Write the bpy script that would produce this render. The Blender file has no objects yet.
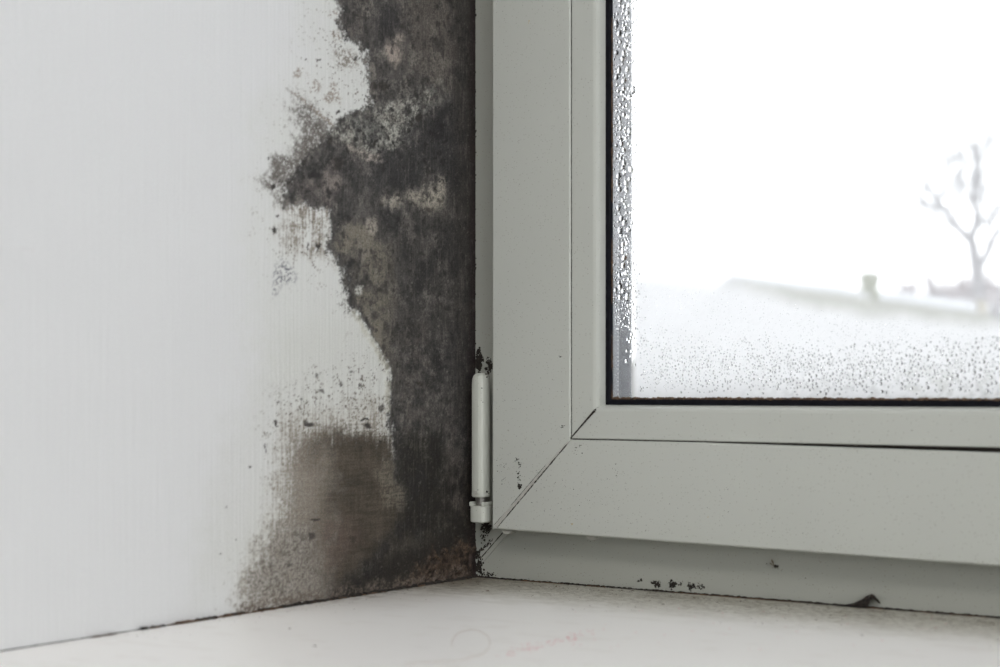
import bpy, math, random
import numpy as np
from mathutils import Vector

random.seed(7)
RNG = np.random.default_rng(11)
sc = bpy.context.scene
C = sc.collection

# ------------------------------------------------------------------ camera
# origin = the inner corner where mouldy reveal (X=0), window frame (Y=0) and sill (Z=0) meet
F, HY, YAW, D = 1500.0, 392.0, math.radians(35.3), 0.90
FWD = np.array([-math.sin(YAW), math.cos(YAW), 0.0])
RGT = np.array([math.cos(YAW), math.sin(YAW), 0.0])
UP = np.array([0.0, 0.0, 1.0])
CAM = -D * (FWD + RGT * (476 - 500) / F - UP * (577 - HY) / F)
cd = bpy.data.cameras.new('camera')
cam = bpy.data.objects.new('camera', cd)
C.objects.link(cam)
cam.location = CAM
cam.rotation_euler = (math.pi / 2, 0, YAW)
cd.sensor_width = 36.0
cd.lens = F / 1000 * 36
cd.shift_y = (HY - 333.5) / 1000
cd.clip_start = 0.01
cd.dof.use_dof = True
cd.dof.focus_distance = 0.90
cd.dof.aperture_fstop = 9.0
sc.camera = cam

# ------------------------------------------------------------------ sky, light, exposure
w = bpy.data.worlds.new('overcast_sky')
sc.world = w
w.use_nodes = True
bg = w.node_tree.nodes['Background']
bg.inputs[0].default_value = (0.95, 0.98, 1.0, 1)
bg.inputs[1].default_value = 3.5


def area_light(name, loc, rot, sx, sy, energy, col=(1, 1, 1)):
    l = bpy.data.lights.new(name, 'AREA')
    l.shape = 'RECTANGLE'
    l.size, l.size_y, l.energy, l.color = sx, sy, energy, col
    o = bpy.data.objects.new(name, l)
    C.objects.link(o)
    o.location, o.rotation_euler = loc, rot
    return o


# daylight entering through the other window of the room (window_2, in the right-hand wall)
area_light('daylight_side_window', (2.93, -2.2, 0.65), (0, math.pi / 2, 0), 1.3, 1.7, 27, (0.95, 0.98, 1.0))

vs = sc.view_settings
vs.view_transform = 'Standard'
vs.look = 'None'
vs.exposure = 0.0
vs.gamma = 1.0
vs.use_curve_mapping = False
sc.cycles.use_denoising = True
sc.cycles.max_bounces = 10
sc.cycles.diffuse_bounces = 5
sc.cycles.transparent_max_bounces = 16
sc.cycles.sample_clamp_indirect = 6.0


# ------------------------------------------------------------------ helpers
def ray(px, py):
    return FWD + RGT * (px - 500) / F - UP * (py - HY) / F


def hit(px, py, ax, c):
    v = ray(px, py)
    return CAM + v * (c - CAM[ax]) / v[ax]


def at_depth(px, py, d):
    return CAM + ray(px, py) * d


def lin(c):
    c = np.asarray(c, float) / 255.0
    return np.where(c <= 0.04045, c / 12.92, ((c + 0.055) / 1.055) ** 2.4)


def mesh_obj(name, verts, faces, mat, parent=None, smooth=False):
    me = bpy.data.meshes.new(name)
    me.from_pydata([tuple(v) for v in verts], [], [tuple(f) for f in faces])
    me.update()
    if mat:
        me.materials.append(mat)
    if smooth:
        me.polygons.foreach_set('use_smooth', [True] * len(me.polygons))
    o = bpy.data.objects.new(name, me)
    C.objects.link(o)
    if parent:
        o.parent = parent
    return o


def empty(name, loc=(0, 0, 0)):
    o = bpy.data.objects.new(name, None)
    C.objects.link(o)
    o.location = loc
    o.empty_display_size = 0.05
    return o


def tag(o, label=None, cat=None, group=None, kind=None):
    if label:
        o['label'] = label
    if cat:
        o['category'] = cat
    if group:
        o['group'] = group
    if kind:
        o['kind'] = kind
    return o


class MB:
    def __init__(s):
        s.v, s.f = [], []

    def add(s, v, f):
        b = len(s.v)
        s.v += [tuple(map(float, p)) for p in v]
        s.f += [tuple(i + b for i in q) for q in f]
        return s

    def box(s, a, b):
        x0, y0, z0 = a
        x1, y1, z1 = b
        return s.add([(x0, y0, z0), (x1, y0, z0), (x1, y1, z0), (x0, y1, z0), (x0, y0, z1), (x1, y0, z1), (x1, y1, z1), (x0, y1, z1)],
                     [(3, 2, 1, 0), (4, 5, 6, 7), (0, 1, 5, 4), (1, 2, 6, 5), (2, 3, 7, 6), (3, 0, 4, 7)])

    def tube(s, p, q, r0, r1, n=5):
        p, q = Vector(p), Vector(q)
        d = (q - p).normalized()
        a = d.orthogonal().normalized()
        b = d.cross(a)
        v = []
        for c, r in ((p, r0), (q, r1)):
            for k in range(n):
                t = 2 * math.pi * k / n
                v.append(c + a * (r * math.cos(t)) + b * (r * math.sin(t)))
        f = [(k, (k + 1) % n, n + (k + 1) % n, n + k) for k in range(n)]
        f += [tuple(range(n - 1, -1, -1)), tuple(range(n, 2 * n))]
        return s.add(v, f)

    def build(s, name, mat, parent=None, smooth=False, bevel=0, seg=2):
        o = mesh_obj(name, s.v, s.f, mat, parent, smooth)
        if bevel:
            m = o.modifiers.new('bevel', 'BEVEL')
            m.width, m.segments, m.limit_method = bevel, seg, 'ANGLE'
            m.angle_limit = math.radians(35)
        return o


def vnoise(x, y, seed):
    n = 256
    tab = np.random.default_rng(seed).random((n, n))
    xi, yi = np.floor(x).astype(int), np.floor(y).astype(int)
    fx, fy = x - xi, y - yi
    fx, fy = fx * fx * (3 - 2 * fx), fy * fy * (3 - 2 * fy)
    a, b = tab[xi % n, yi % n], tab[(xi + 1) % n, yi % n]
    c, d = tab[xi % n, (yi + 1) % n], tab[(xi + 1) % n, (yi + 1) % n]
    return (a * (1 - fx) + b * fx) * (1 - fy) + (c * (1 - fx) + d * fx) * fy


def fbm(x, y, seed, octaves=4, gain=0.5):
    t, amp, s = 0, 1.0, 0
    for o in range(octaves):
        t = t + amp * vnoise(x * 2 ** o + 17.3 * o, y * 2 ** o + 9.1 * o, seed + o)
        s += amp
        amp *= gain
    return t / s


def sstep(a, b, x):
    t = np.clip((x - a) / (b - a), 0, 1)
    return t * t * (3 - 2 * t)


def poly_sd(pts, u, v):
    """signed distance to a polygon, positive inside"""
    pts = np.array(pts, float)
    d2 = np.full(u.shape, 1e12)
    inside = np.zeros(u.shape, bool)
    n = len(pts)
    for i in range(n):
        ax, ay = pts[i]
        bx, by = pts[(i + 1) % n]
        ex, ey = bx - ax, by - ay
        t = np.clip(((u - ax) * ex + (v - ay) * ey) / (ex * ex + ey * ey + 1e-9), 0, 1)
        d2 = np.minimum(d2, (u - ax - t * ex) ** 2 + (v - ay - t * ey) ** 2)
        if abs(ey) > 1e-9:
            c = ((ay > v) != (by > v)) & (u < (bx - ax) * (v - ay) / ey + ax)
            inside ^= c
    return np.sqrt(d2) * np.where(inside, 1, -1)


# ------------------------------------------------------------------ materials
def new_mat(name):
    m = bpy.data.materials.new(name)
    m.use_nodes = True
    nt = m.node_tree
    return m, nt, nt.nodes, nt.links, nt.nodes['Principled BSDF']


def plain(name, col, rough=0.5, metal=0.0, noise=0.0, nscale=60, spec=0.5):
    m, nt, N, L, b = new_mat(name)
    b.inputs['Roughness'].default_value = rough
    b.inputs['Metallic'].default_value = metal
    b.inputs['Specular IOR Level'].default_value = spec
    tc = N.new('ShaderNodeTexCoord')
    nz = N.new('ShaderNodeTexNoise')
    nz.inputs['Scale'].default_value = nscale
    nz.inputs['Detail'].default_value = 4
    L.new(tc.outputs['Object'], nz.inputs['Vector'])
    cr = N.new('ShaderNodeValToRGB')
    c = np.array(col[:3])
    cr.color_ramp.elements[0].position = 0.3
    cr.color_ramp.elements[1].position = 0.7
    cr.color_ramp.elements[0].color = (*np.clip(c * (1 - noise), 0, 1), 1)
    cr.color_ramp.elements[1].color = (*np.clip(c * (1 + noise), 0, 1), 1)
    L.new(nz.outputs['Fac'], cr.inputs['Fac'])
    L.new(cr.outputs['Color'], b.inputs['Base Color'])
    return m


def pvc_mat(name, col, density=0.55):
    """white window plastic with tiny mould specks and a faint grime mottle"""
    m, nt, N, L, b = new_mat(name)
    b.inputs['Roughness'].default_value = 0.38
    b.inputs['Specular IOR Level'].default_value = 0.35
    tc = N.new('ShaderNodeTexCoord')
    prev = None
    base = N.new('ShaderNodeTexNoise')
    base.inputs['Scale'].default_value = 25
    base.inputs['Detail'].default_value = 5
    L.new(tc.outputs['Object'], base.inputs['Vector'])
    mx = N.new('ShaderNodeMix')
    mx.data_type = 'RGBA'
    mx.inputs['A'].default_value = (*[c * 0.95 for c in col], 1)
    mx.inputs['B'].default_value = (*col, 1)
    L.new(base.outputs['Fac'], mx.inputs['Factor'])
    prev = mx.outputs['Result']
    for scale, rad, keep, seed in ((260, 0.06, density * .6, 0.0), (700, 0.12, density, 3.7), (90, 0.022, 0.3, 8.1)):
        mp = N.new('ShaderNodeMapping')
        mp.inputs['Location'].default_value = (seed, seed * 1.3, seed * 0.7)
        L.new(tc.outputs['Object'], mp.inputs['Vector'])
        vo = N.new('ShaderNodeTexVoronoi')
        vo.inputs['Scale'].default_value = scale
        L.new(mp.outputs['Vector'], vo.inputs['Vector'])
        lt = N.new('ShaderNodeMapRange')
        lt.interpolation_type = 'SMOOTHSTEP'
        lt.inputs['From Min'].default_value = rad * 0.6
        lt.inputs['From Max'].default_value = rad * 1.8
        lt.inputs['To Min'].default_value = 1
        lt.inputs['To Max'].default_value = 0
        L.new(vo.outputs['Distance'], lt.inputs['Value'])
        sep = N.new('ShaderNodeSeparateColor')
        L.new(vo.outputs['Color'], sep.inputs['Color'])
        k = N.new('ShaderNodeMath')
        k.operation = 'LESS_THAN'
        k.inputs[1].default_value = keep
        L.new(sep.outputs[0], k.inputs[0])
        pm = N.new('ShaderNodeMath')
        pm.operation = 'MULTIPLY'
        L.new(lt.outputs['Result'], pm.inputs[0])
        L.new(k.outputs[0], pm.inputs[1])
        # strength varies per speck
        p2 = N.new('ShaderNodeMath')
        p2.operation = 'MULTIPLY'
        L.new(pm.outputs[0], p2.inputs[0])
        L.new(sep.outputs[1], p2.inputs[1])
        mm = N.new('ShaderNodeMix')
        mm.data_type = 'RGBA'
        L.new(p2.outputs[0], mm.inputs['Factor'])
        L.new(prev, mm.inputs['A'])
        mm.inputs['B'].default_value = (0.20, 0.18, 0.14, 1)
        prev = mm.outputs['Result']
    L.new(prev, b.inputs['Base Color'])
    return m


def attr_mat(name, attr, rough, bump_kind):
    m, nt, N, L, b = new_mat(name)
    b.inputs['Roughness'].default_value = rough
    b.inputs['Specular IOR Level'].default_value = 0.3
    a = N.new('ShaderNodeAttribute')
    a.attribute_name = attr
    tc = N.new('ShaderNodeTexCoord')
    gr = N.new('ShaderNodeTexNoise')
    gr.inputs['Scale'].default_value = 1400
    gr.inputs['Detail'].default_value = 3
    L.new(tc.outputs['Object'], gr.inputs['Vector'])
    # fine grain only where the surface is stained (darker than clean paint)
    bw = N.new('ShaderNodeRGBToBW')
    L.new(a.outputs['Color'], bw.inputs['Color'])
    mr = N.new('ShaderNodeMapRange')
    mr.inputs['From Min'].default_value = 0.12
    mr.inputs['From Max'].default_value = 0.72
    mr.inputs['To Min'].default_value = 0.75
    mr.inputs['To Max'].default_value = 0.03
    L.new(bw.outputs['Val'], mr.inputs['Value'])
    g2 = N.new('ShaderNodeMapRange')
    g2.inputs['From Min'].default_value = 0.3
    g2.inputs['From Max'].default_value = 0.7
    g2.inputs['To Min'].default_value = 0.45
    g2.inputs['To Max'].default_value = 1.5
    L.new(gr.outputs['Fac'], g2.inputs['Value'])
    mx = N.new('ShaderNodeMix')
    mx.data_type = 'RGBA'
    mx.blend_type = 'MULTIPLY'
    L.new(mr.outputs['Result'], mx.inputs['Factor'])
    L.new(a.outputs['Color'], mx.inputs['A'])
    L.new(g2.outputs['Result'], mx.inputs['B'])
    L.new(mx.outputs['Result'], b.inputs['Base Color'])
    mp = N.new('ShaderNodeMapping')
    L.new(tc.outputs['Object'], mp.inputs['Vector'])
    mp.inputs['Scale'].default_value = (1, 420, 14) if bump_kind == 'wall' else (30, 30, 30)
    bn = N.new('ShaderNodeTexNoise')
    bn.inputs['Scale'].default_value = 1.0
    bn.inputs['Detail'].default_value = 3
    L.new(mp.outputs['Vector'], bn.inputs['Vector'])
    bu = N.new('ShaderNodeBump')
    bu.inputs['Strength'].default_value = 0.75 if bump_kind == 'wall' else 0.15
    bu.inputs['Distance'].default_value = 0.0006
    L.new(bn.outputs['Fac'], bu.inputs['Height'])
    L.new(bu.outputs['Normal'], b.inputs['Normal'])
    return m


def glass_mat(name, fog_attr=None):
    """clear pane; an attribute carries the condensation film on its room side"""
    m, nt, N, L, b = new_mat(name)
    N.remove(b)
    out = N['Material Output']
    tr = N.new('ShaderNodeBsdfTransparent')
    gl = N.new('ShaderNodeBsdfGlossy')
    gl.inputs['Roughness'].default_value = 0.02
    fr = N.new('ShaderNodeFresnel')
    fr.inputs['IOR'].default_value = 1.45
    mx = N.new('ShaderNodeMixShader')
    L.new(fr.outputs[0], mx.inputs[0])
    L.new(tr.outputs[0], mx.inputs[1])
    L.new(gl.outputs[0], mx.inputs[2])
    last = mx
    if fog_attr:
        tl = N.new('ShaderNodeBsdfTranslucent')
        tl.inputs['Color'].default_value = (0.67, 0.665, 0.665, 1)
        df = N.new('ShaderNodeBsdfDiffuse')
        df.inputs['Color'].default_value = (0.8, 0.8, 0.82, 1)
        m2 = N.new('ShaderNodeMixShader')
        m2.inputs[0].default_value = 0.12
        L.new(tl.outputs[0], m2.inputs[1])
        L.new(df.outputs[0], m2.inputs[2])
        a = N.new('ShaderNodeAttribute')
        a.attribute_name = fog_attr
        m3 = N.new('ShaderNodeMixShader')
        L.new(a.outputs['Fac'], m3.inputs[0])
        L.new(mx.outputs[0], m3.inputs[1])
        L.new(m2.outputs[0], m3.inputs[2])
        last = m3
    L.new(last.outputs[0], out.inputs['Surface'])
    return m


def water_mat():
    m, nt, N, L, b = new_mat('water')
    N.remove(b)
    g = N.new('ShaderNodeBsdfGlass')
    g.inputs['IOR'].default_value = 1.33
    g.inputs['Roughness'].default_value = 0.0
    L.new(g.outputs[0], N['Material Output'].inputs['Surface'])
    return m


M = {
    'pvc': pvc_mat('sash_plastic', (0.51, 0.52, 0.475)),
    'pvc_frame_shaded': pvc_mat('frame_plastic_shaded', (0.385, 0.39, 0.345), 0.7),  # darker than the sash: dirtier, with the frame's shade put into the colour
    'pvc_hinge': pvc_mat('hinge_plastic', (0.56, 0.57, 0.51), 0.3),
    'rubber': plain('black_rubber', (0.006, 0.006, 0.009), 0.7, noise=0.3, nscale=300, spec=0.12),
    'grime': plain('black_grime', (0.022, 0.017, 0.013), 0.9, noise=0.6, nscale=500),
    'rust': plain('brown_grime', (0.10, 0.06, 0.035), 0.9, noise=0.6, nscale=500),
    'weld': plain('weld_plastic', (0.45, 0.44, 0.395), 0.5, noise=0.12, nscale=300),
    'spacer_rim': plain('spacer_sealant', (0.26, 0.27, 0.29), 0.5, noise=0.1, nscale=300),
    'spacer': plain('spacer_aluminium', (0.06, 0.066, 0.078), 0.5, 0.1, noise=0.12, nscale=200),
    'steel': plain('dull_steel', (0.25, 0.24, 0.22), 0.4, 0.7, noise=0.2, nscale=400),
    'wall': plain('room_wall_paint', (0.72, 0.725, 0.73), 0.7, noise=0.02, nscale=8),
    'floor': plain('grey_floor', (0.36, 0.34, 0.32), 0.5, noise=0.15, nscale=6),
    'ceiling': plain('ceiling_paint', (0.8, 0.8, 0.8), 0.8, noise=0.01, nscale=5),
    'render': plain('exterior_render', (0.16, 0.155, 0.14), 0.9, noise=0.1, nscale=10),
    'snow': plain('snow', (0.88, 0.89, 0.92), 0.8, noise=0.03, nscale=2),
    'old_snow': plain('old_snow', (0.30, 0.31, 0.325), 0.8, noise=0.08, nscale=2),
    'moss': plain('mossy_roof', (0.085, 0.086, 0.055), 0.9, noise=0.25, nscale=3),
    'moss_brick': plain('mossy_brick', (0.055, 0.064, 0.004), 0.9, noise=0.3, nscale=14),
    'mortar': plain('chimney_mortar', (0.06, 0.068, 0.012), 0.9, noise=0.2, nscale=14),
    'bark': plain('bark', (0.085, 0.08, 0.085), 0.9, noise=0.3, nscale=5),
    'twig': plain('far_twigs', (0.13, 0.095, 0.10), 0.9, noise=0.2, nscale=5),
    'pink': plain('pink_crumb', (0.75, 0.30, 0.33), 0.8, noise=0.2, nscale=400),
    'hair': plain('hair', (0.45, 0.36, 0.27), 0.5, noise=0.1, nscale=100),
    'fly': plain('insect', (0.035, 0.028, 0.022), 0.6, noise=0.3, nscale=500),
    'flywing': plain('insect_wing', (0.17, 0.13, 0.08), 0.4, noise=0.2, nscale=500),
    'water': water_mat(),
    'pane': glass_mat('fogged_glass', 'fog'),
    'clear': glass_mat('clear_glass'),
}

# ------------------------------------------------------------------ room shell
WX, WZ, WALL_IN, WALL_OUT = 1.20, 1.35, -0.42, 0.085      # opening width / height, wall faces
RX0, RX1, RY0, RZ0, RZ1 = -1.1, 3.0, -4.2, -0.86, 1.78


def structure(o, label=None):
    o['kind'] = 'structure'
    if label:
        o['label'] = label
    return o


structure(MB().box((RX0 - .1, RY0 - .1, RZ0 - .1), (RX1 + .1, WALL_IN, RZ0)).build('floor', M['floor']), 'grey floor of the room below the window')
structure(MB().box((RX0 - .1, RY0 - .1, RZ1), (RX1 + .1, WALL_OUT, RZ1 + .1)).build('ceiling', M['ceiling']), 'white ceiling of the room above the window')
structure(MB().box((RX0 - .1, RY0 - .1, RZ0), (RX1 + .1, RY0, RZ1)).build('wall_back', M['wall']), 'plain painted wall facing the window')
structure(MB().box((RX0 - .1, RY0, RZ0), (RX0, WALL_OUT, RZ1)).build('wall_room_left', M['wall']), 'plain painted side wall of the room')
fw = MB()
fw.box((RX0, WALL_IN, RZ0), (-0.02, WALL_OUT, RZ1))
fw.box((WX, WALL_IN, RZ0), (RX1, WALL_OUT, RZ1))
fw.box((-0.02, WALL_IN, WZ), (WX, WALL_OUT, RZ1))
fw.box((-0.02, WALL_IN, RZ0), (WX, WALL_OUT, -0.032))
structure(fw.build('wall_front', M['wall']), 'thick outer wall around the window opening')
W2 = (-3.05, -1.35, 0.0, 1.3)                                # window_2 opening in the right wall: y0 y1 z0 z1
rw = MB()
rw.box((RX1, RY0, RZ0), (RX1 + .1, W2[0], RZ1))
rw.box((RX1, W2[1], RZ0), (RX1 + .1, WALL_OUT, RZ1))
rw.box((RX1, W2[0], RZ0), (RX1 + .1, W2[1], W2[2]))
rw.box((RX1, W2[0], W2[3]), (RX1 + .1, W2[1], RZ1))
structure(rw.build('wall_right', M['wall']), 'plain painted wall with the second window')
win2 = structure(empty('window_2', (RX1 + 0.05, W2[0], W2[2])), 'second window of the room lighting it from the side')
for a, b in (((-.03, 0, 0), (.03, .06, 1.3)), ((-.03, 1.64, 0), (.03, 1.70, 1.3)), ((-.03, .06, 0), (.03, 1.64, .06)), ((-.03, .06, 1.24), (.03, 1.64, 1.3)), ((-.03, .82, .06), (.03, .88, 1.24))):
    MB().box(a, b).build('frame_bar', M['pvc'], win2, bevel=0.004)
for a, b in (((-.004, .06, .06), (.004, .82, 1.24)), ((-.004, .88, .06), (.004, 1.64, 1.24))):
    MB().box(a, b).build('pane', M['clear'], win2)


# fill lamp added on the ceiling, out of view, to brighten sill and sash
lamp = empty('added_fill_lamp', (0.95, -1.7, RZ1))
tag(lamp, 'round white fill lamp added on the ceiling, out of view', 'lamp')


def disc(mb, r0, r1, z0, z1, n=32):
    v = [(r * math.cos(2 * math.pi * k / n), r * math.sin(2 * math.pi * k / n), z) for r, z in ((r0, z0), (r1, z1)) for k in range(n)]
    f = [(k, (k + 1) % n, n + (k + 1) % n, n + k) for k in range(n)] + [tuple(range(n))[::-1], tuple(range(n, 2 * n))]
    return mb.add(v, f)


disc(MB(), .43, .44, -.03, 0).build('fill_lamp_base', M['ceiling'], lamp)
md, _, N_m, L_m, b_m = new_mat('fill_lamp_diffuser')
b_m.inputs['Emission Color'].default_value = (1, .97, .93, 1)
b_m.inputs['Emission Strength'].default_value = 1.5
disc(MB(), .38, .42, -.075, -.03).build('fill_lamp_diffuser', md, lamp)
ld = bpy.data.lights.new('fill_lamp_light', 'AREA')
ld.shape, ld.size, ld.energy, ld.color = 'DISK', .76, 18, (1, .985, .98)
lo_ = bpy.data.objects.new('fill_lamp_light', ld)
C.objects.link(lo_)
lo_.parent = lamp
lo_.location = (0, 0, -.08)

# ------------------------------------------------------------------ mouldy reveal wall
WHITE = np.array([206, 207, 209.0])
ALB = 0.70


def to_albedo(rgb):
    return np.clip(lin(rgb) / lin(WHITE) * ALB, 0.004, 0.95)


def project(y, z, x=0.0):
    qx, qy, qz = x - CAM[0], y - CAM[1], z - CAM[2]
    dd = qx * FWD[0] + qy * FWD[1]
    return 500 + F * (qx * RGT[0] + qy * RGT[1]) / dd, HY - F * qz / dd


def paint_wall(y, z):
    """stain map of the reveal; u,v are the stain-plan coordinates traced on the wall"""
    u, v = project(y, z)
    Y, Z = y * 1000, z * 1000                                   # mm
    n1 = fbm(Y / 9, Z / 9, 1, 5, 0.6)
    n2 = fbm(Y / 3.2, Z / 3.2, 21, 4, 0.65)
    n3 = fbm(Y / 1.1, Z / 1.1, 41, 3, 0.7)
    n4 = fbm(Y / 25, Z / 25, 61, 4)
    wn = np.random.default_rng(77).random(u.shape)
    wn = wn * .6 + np.roll(wn, 1, 0) * .25 + np.roll(wn, 1, 1) * .15     # grain, about a millimetre
    gr = n3 * .45 + wn * .55
    st = fbm(Y / 0.9, Z / 16, 81, 3, 0.6)                       # vertical brush strokes
    sh = fbm(Y / 14, Z / 0.8, 91, 3, 0.6)                       # horizontal rub strokes
    wu = u + (n1 - .5) * 26 + (n2 - .5) * 14
    wv = v + (fbm(Y / 9, Z / 9, 5, 5, .6) - .5) * 26 + (fbm(Y / 3.2, Z / 3.2, 25, 4, .65) - .5) * 14
    col = np.empty(u.shape + (3,))
    col[:] = WHITE
    hgt = np.zeros(u.shape)

    def over(mask, c):
        nonlocal col
        c = np.asarray(c, float)
        col = col * (1 - mask[..., None]) + c * mask[..., None]

    def mask(pts, soft=6, warp=1.0, edge=0.0, noise=None):
        uu, vv = u + (wu - u) * warp, v + (wv - v) * warp
        sd = poly_sd(pts, uu, vv)
        if edge:
            sd = sd + ((n3 if noise is None else noise) - .5) * edge
        return sstep(-soft, soft, sd)

    # faint yellowish-grey stain halo round the mould
    over(mask([(255, 120), (300, 60), (420, -700), (520, -700), (520, 640), (225, 640), (235, 540), (285, 470), (255, 330), (250, 230)], 34, 1.4) * .42, (196, 198, 192))
    over(mask([(270, 330), (400, 300), (420, 460), (260, 560), (200, 600), (200, 520)], 30, 1.5) * .30, (186, 187, 181))

    # light veil of fine spots spreading into the clean paint
    halo = mask([(320, 0), (345, -700), (500, -700), (500, 640), (228, 612), (245, 560), (272, 500), (268, 440), (300, 385), (380, 330), (330, 290), (272, 275), (262, 180), (288, 100), (300, 60)], 26, 1.0)
    spots = sstep(.68, .80, gr + (n2 - .5) * .35 + (n1 - .5) * .25)
    over(halo * spots * .8, (108, 101, 94))

    fine = mask([(276, 392), (330, 372), (388, 356), (392, 440), (285, 446), (262, 440)], 14, 1)
    over(fine * sstep(.62, .76, gr + (n2 - .5) * .5) * .8, (100, 94, 88))
    over(fine * sstep(.5, .7, st) * .18, (150, 148, 142))
    # --- rubbed brown patch low down
    veil = mask([(282, 418), (330, 408), (389, 402), (394, 480), (420, 520), (300, 600), (236, 612), (246, 570), (266, 530), (280, 480)], 16, .7, 30, st * .4 + sh * .2 + gr * .4)
    over(veil * np.clip(.10 + sstep(.36, .68, st * .35 + sh * .15 + gr * .5) * .6, 0, 1), (122, 113, 103))
    rub = mask([(291, 440), (312, 434), (345, 430), (384, 436), (398, 470), (420, 500), (480, 540), (480, 600), (250, 612), (252, 590), (262, 556), (282, 526), (288, 490)], 12, .55, 46, sh * .25 + st * .45 + gr * .3)
    tone = sstep(.32, .68, n1 * .3 + sh * .22 + st * .13 + gr * .35)
    deep = sstep(275, 355, u + (n1 - .5) * 60)                 # rubbed thinner towards the left
    ra = rub * np.clip(.62 + .38 * deep + (gr - .5) * .9 * (1 - .6 * deep), 0, 1)
    lo = np.array([82, 75, 67.]) * (1 - deep[..., None]) + np.array([48, 43, 37.]) * deep[..., None]
    hi = np.array([134, 125, 115.]) * (1 - deep[..., None]) + np.array([86, 78, 69.]) * deep[..., None]
    over(ra, lo * (1 - tone[..., None]) + hi * tone[..., None])
    # paler, spotty left foot of the patch
    foot = mask([(238, 615), (250, 570), (268, 536), (300, 520), (322, 545), (330, 585), (330, 606)], 14, 1.0)
    over(foot * .6, (150, 145, 138))
    over(foot * sstep(.40, .70, n2 * .25 + gr * .75) * .8, (88, 83, 78))
    over(mask([(292, 470), (330, 455), (330, 520), (290, 520)], 16, 1) * .35, (148, 140, 130))
    over(mask([(325, 525), (350, 515), (358, 545), (330, 565)], 14, 1) * .2, (140, 112, 108))

    # --- grey speckled tongue on the upper left
    tongue = mask([(291, 94), (312, 107), (332, 126), (352, 118), (356, 140), (330, 172), (300, 190), (275, 196), (264, 180), (268, 162), (290, 150), (297, 132)], 11, .9)
    over(tongue * sstep(.34, .66, n2 * .35 + gr * .65 + (tongue - .5) * .22) * .9, (88, 83, 79))
    over(mask([(334, 48), (356, 52), (358, 66), (336, 66)], 5, .7) * sstep(.38, .55, n3) * .8, (120, 113, 106))
    for cx, cy, rr in ((311, 83, 7), (296, 79, 5), (331, 95, 8), (338, 10, 4), (340, 30, 5)):
        q = np.exp(-(((wu - cx) / rr) ** 2 + ((wv - cy) / (rr * 1.4)) ** 2))
        over(sstep(.25, .8, q) * sstep(.40, .55, n3) * .75, (138, 128, 120))
    over(mask([(290, 92), (294, 91), (312, 107), (334, 124), (335, 127), (330, 126), (308, 108)], 1.0, .25) * sstep(.35, .55, n3) * .55, (112, 98, 88))

    # streaked smears under the tongue
    smear = mask([(278, 200), (332, 205), (332, 262), (300, 252), (284, 240)], 12, .8)
    over(smear * sstep(.40, .60, st * .42 + n2 * .28 + gr * .3) * .8, (108, 98, 87))
    over(mask([(276, 270), (288, 262), (292, 284), (276, 290)], 7, .8) * sstep(.45, .6, n3) * .8, (84, 84, 92))

    # --- the main black growth
    A = [(338, -700), (338, 0), (340, 26), (345, 40), (360, 43), (364, 58), (367, 72), (370, 92), (372, 104), (350, 113), (332, 128), (318, 146), (300, 166), (286, 186), (283, 208), (306, 204),
         (332, 210), (330, 230), (327, 250), (341, 268), (346, 305), (357, 310), (368, 330), (381, 350), (389, 368), (389, 410), (391, 440), (394, 470), (404, 500),
         (396, 524), (372, 556), (330, 590), (330, 612), (520, 640), (520, -700)]
    edge = n2 * .4 + gr * .6
    main = mask(A, 4.0, .40, 18, edge)
    low = sstep(420, 500, v)
    main = main * (1 - .35 * low) + low * .35 * mask(A, 22, .9)
    t = sstep(.30, .70, n1 * .40 + n2 * .25 + n4 * .2 + gr * .15)
    base = np.array([38, 37, 38.]) * (1 - t[..., None]) + np.array([92, 89, 86.]) * t[..., None]
    base = base * (1 - low[..., None] * .6) + np.array([46, 41, 36.]) * (.7 + .6 * t[..., None]) * low[..., None] * .6
    col = col * (1 - main[..., None]) + base * main[..., None]
    inner = mask(A, 10, .6)

    def within(pts, c, soft, warp, amt, noise=None, lo=.35, hi=.6):
        mk = mask(pts, soft, warp) * main * amt
        if noise is not None:
            mk = mk * sstep(lo - .04, hi + .06, noise)
        over(mk, c)

    mot = n2 * .45 + gr * .55
    within([(400, -700), (456, -700), (456, 90), (430, 98), (405, 74)], (94, 88, 83), 12, 1, .75)
    within([(345, -20), (372, -20), (372, 50), (350, 40)], (108, 100, 94), 10, 1, .7, mot)
    within([(376, 4), (402, 4), (404, 34), (380, 38)], (54, 52, 53), 6, .8, .85)
    within([(366, 60), (440, 55), (448, 96), (420, 104), (372, 104)], (118, 114, 109), 10, 1, .8, mot, .40, .62)
    within([(405, 120), (456, 100), (458, 180), (380, 190), (350, 165), (390, 150)], (52, 51, 52), 12, 1, .7)
    within([(386, 38), (405, 36), (405, 58), (396, 68), (386, 52)], (158, 147, 139), 4, .6, .9)
    within([(368, 66), (386, 50), (390, 95), (374, 100)], (116, 110, 104), 8, 1, .7, mot)
    within([(330, 128), (352, 116), (385, 106), (418, 92), (445, 84), (446, 104), (420, 118), (404, 142), (385, 152), (350, 146), (338, 138)], (178, 178, 170), 8, .9, .9, mot, .38, .60)
    within([(346, 150), (362, 148), (380, 154), (384, 162), (366, 160)], (182, 172, 163), 3, .5, .85, mot, .3, .5)
    within([(292, 180), (318, 178), (336, 168), (344, 186), (334, 207), (298, 208)], (124, 115, 110), 8, .8, .7, mot, .3, .55)
    within([(318, 176), (336, 166), (344, 184), (330, 196)], (140, 131, 126), 5, .7, .6)
    within([(386, 200), (400, 192), (424, 190), (440, 176), (448, 190), (445, 214), (426, 218), (410, 206), (395, 212)], (176, 169, 156), 6, .8, .9, mot, .32, .52)
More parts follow.
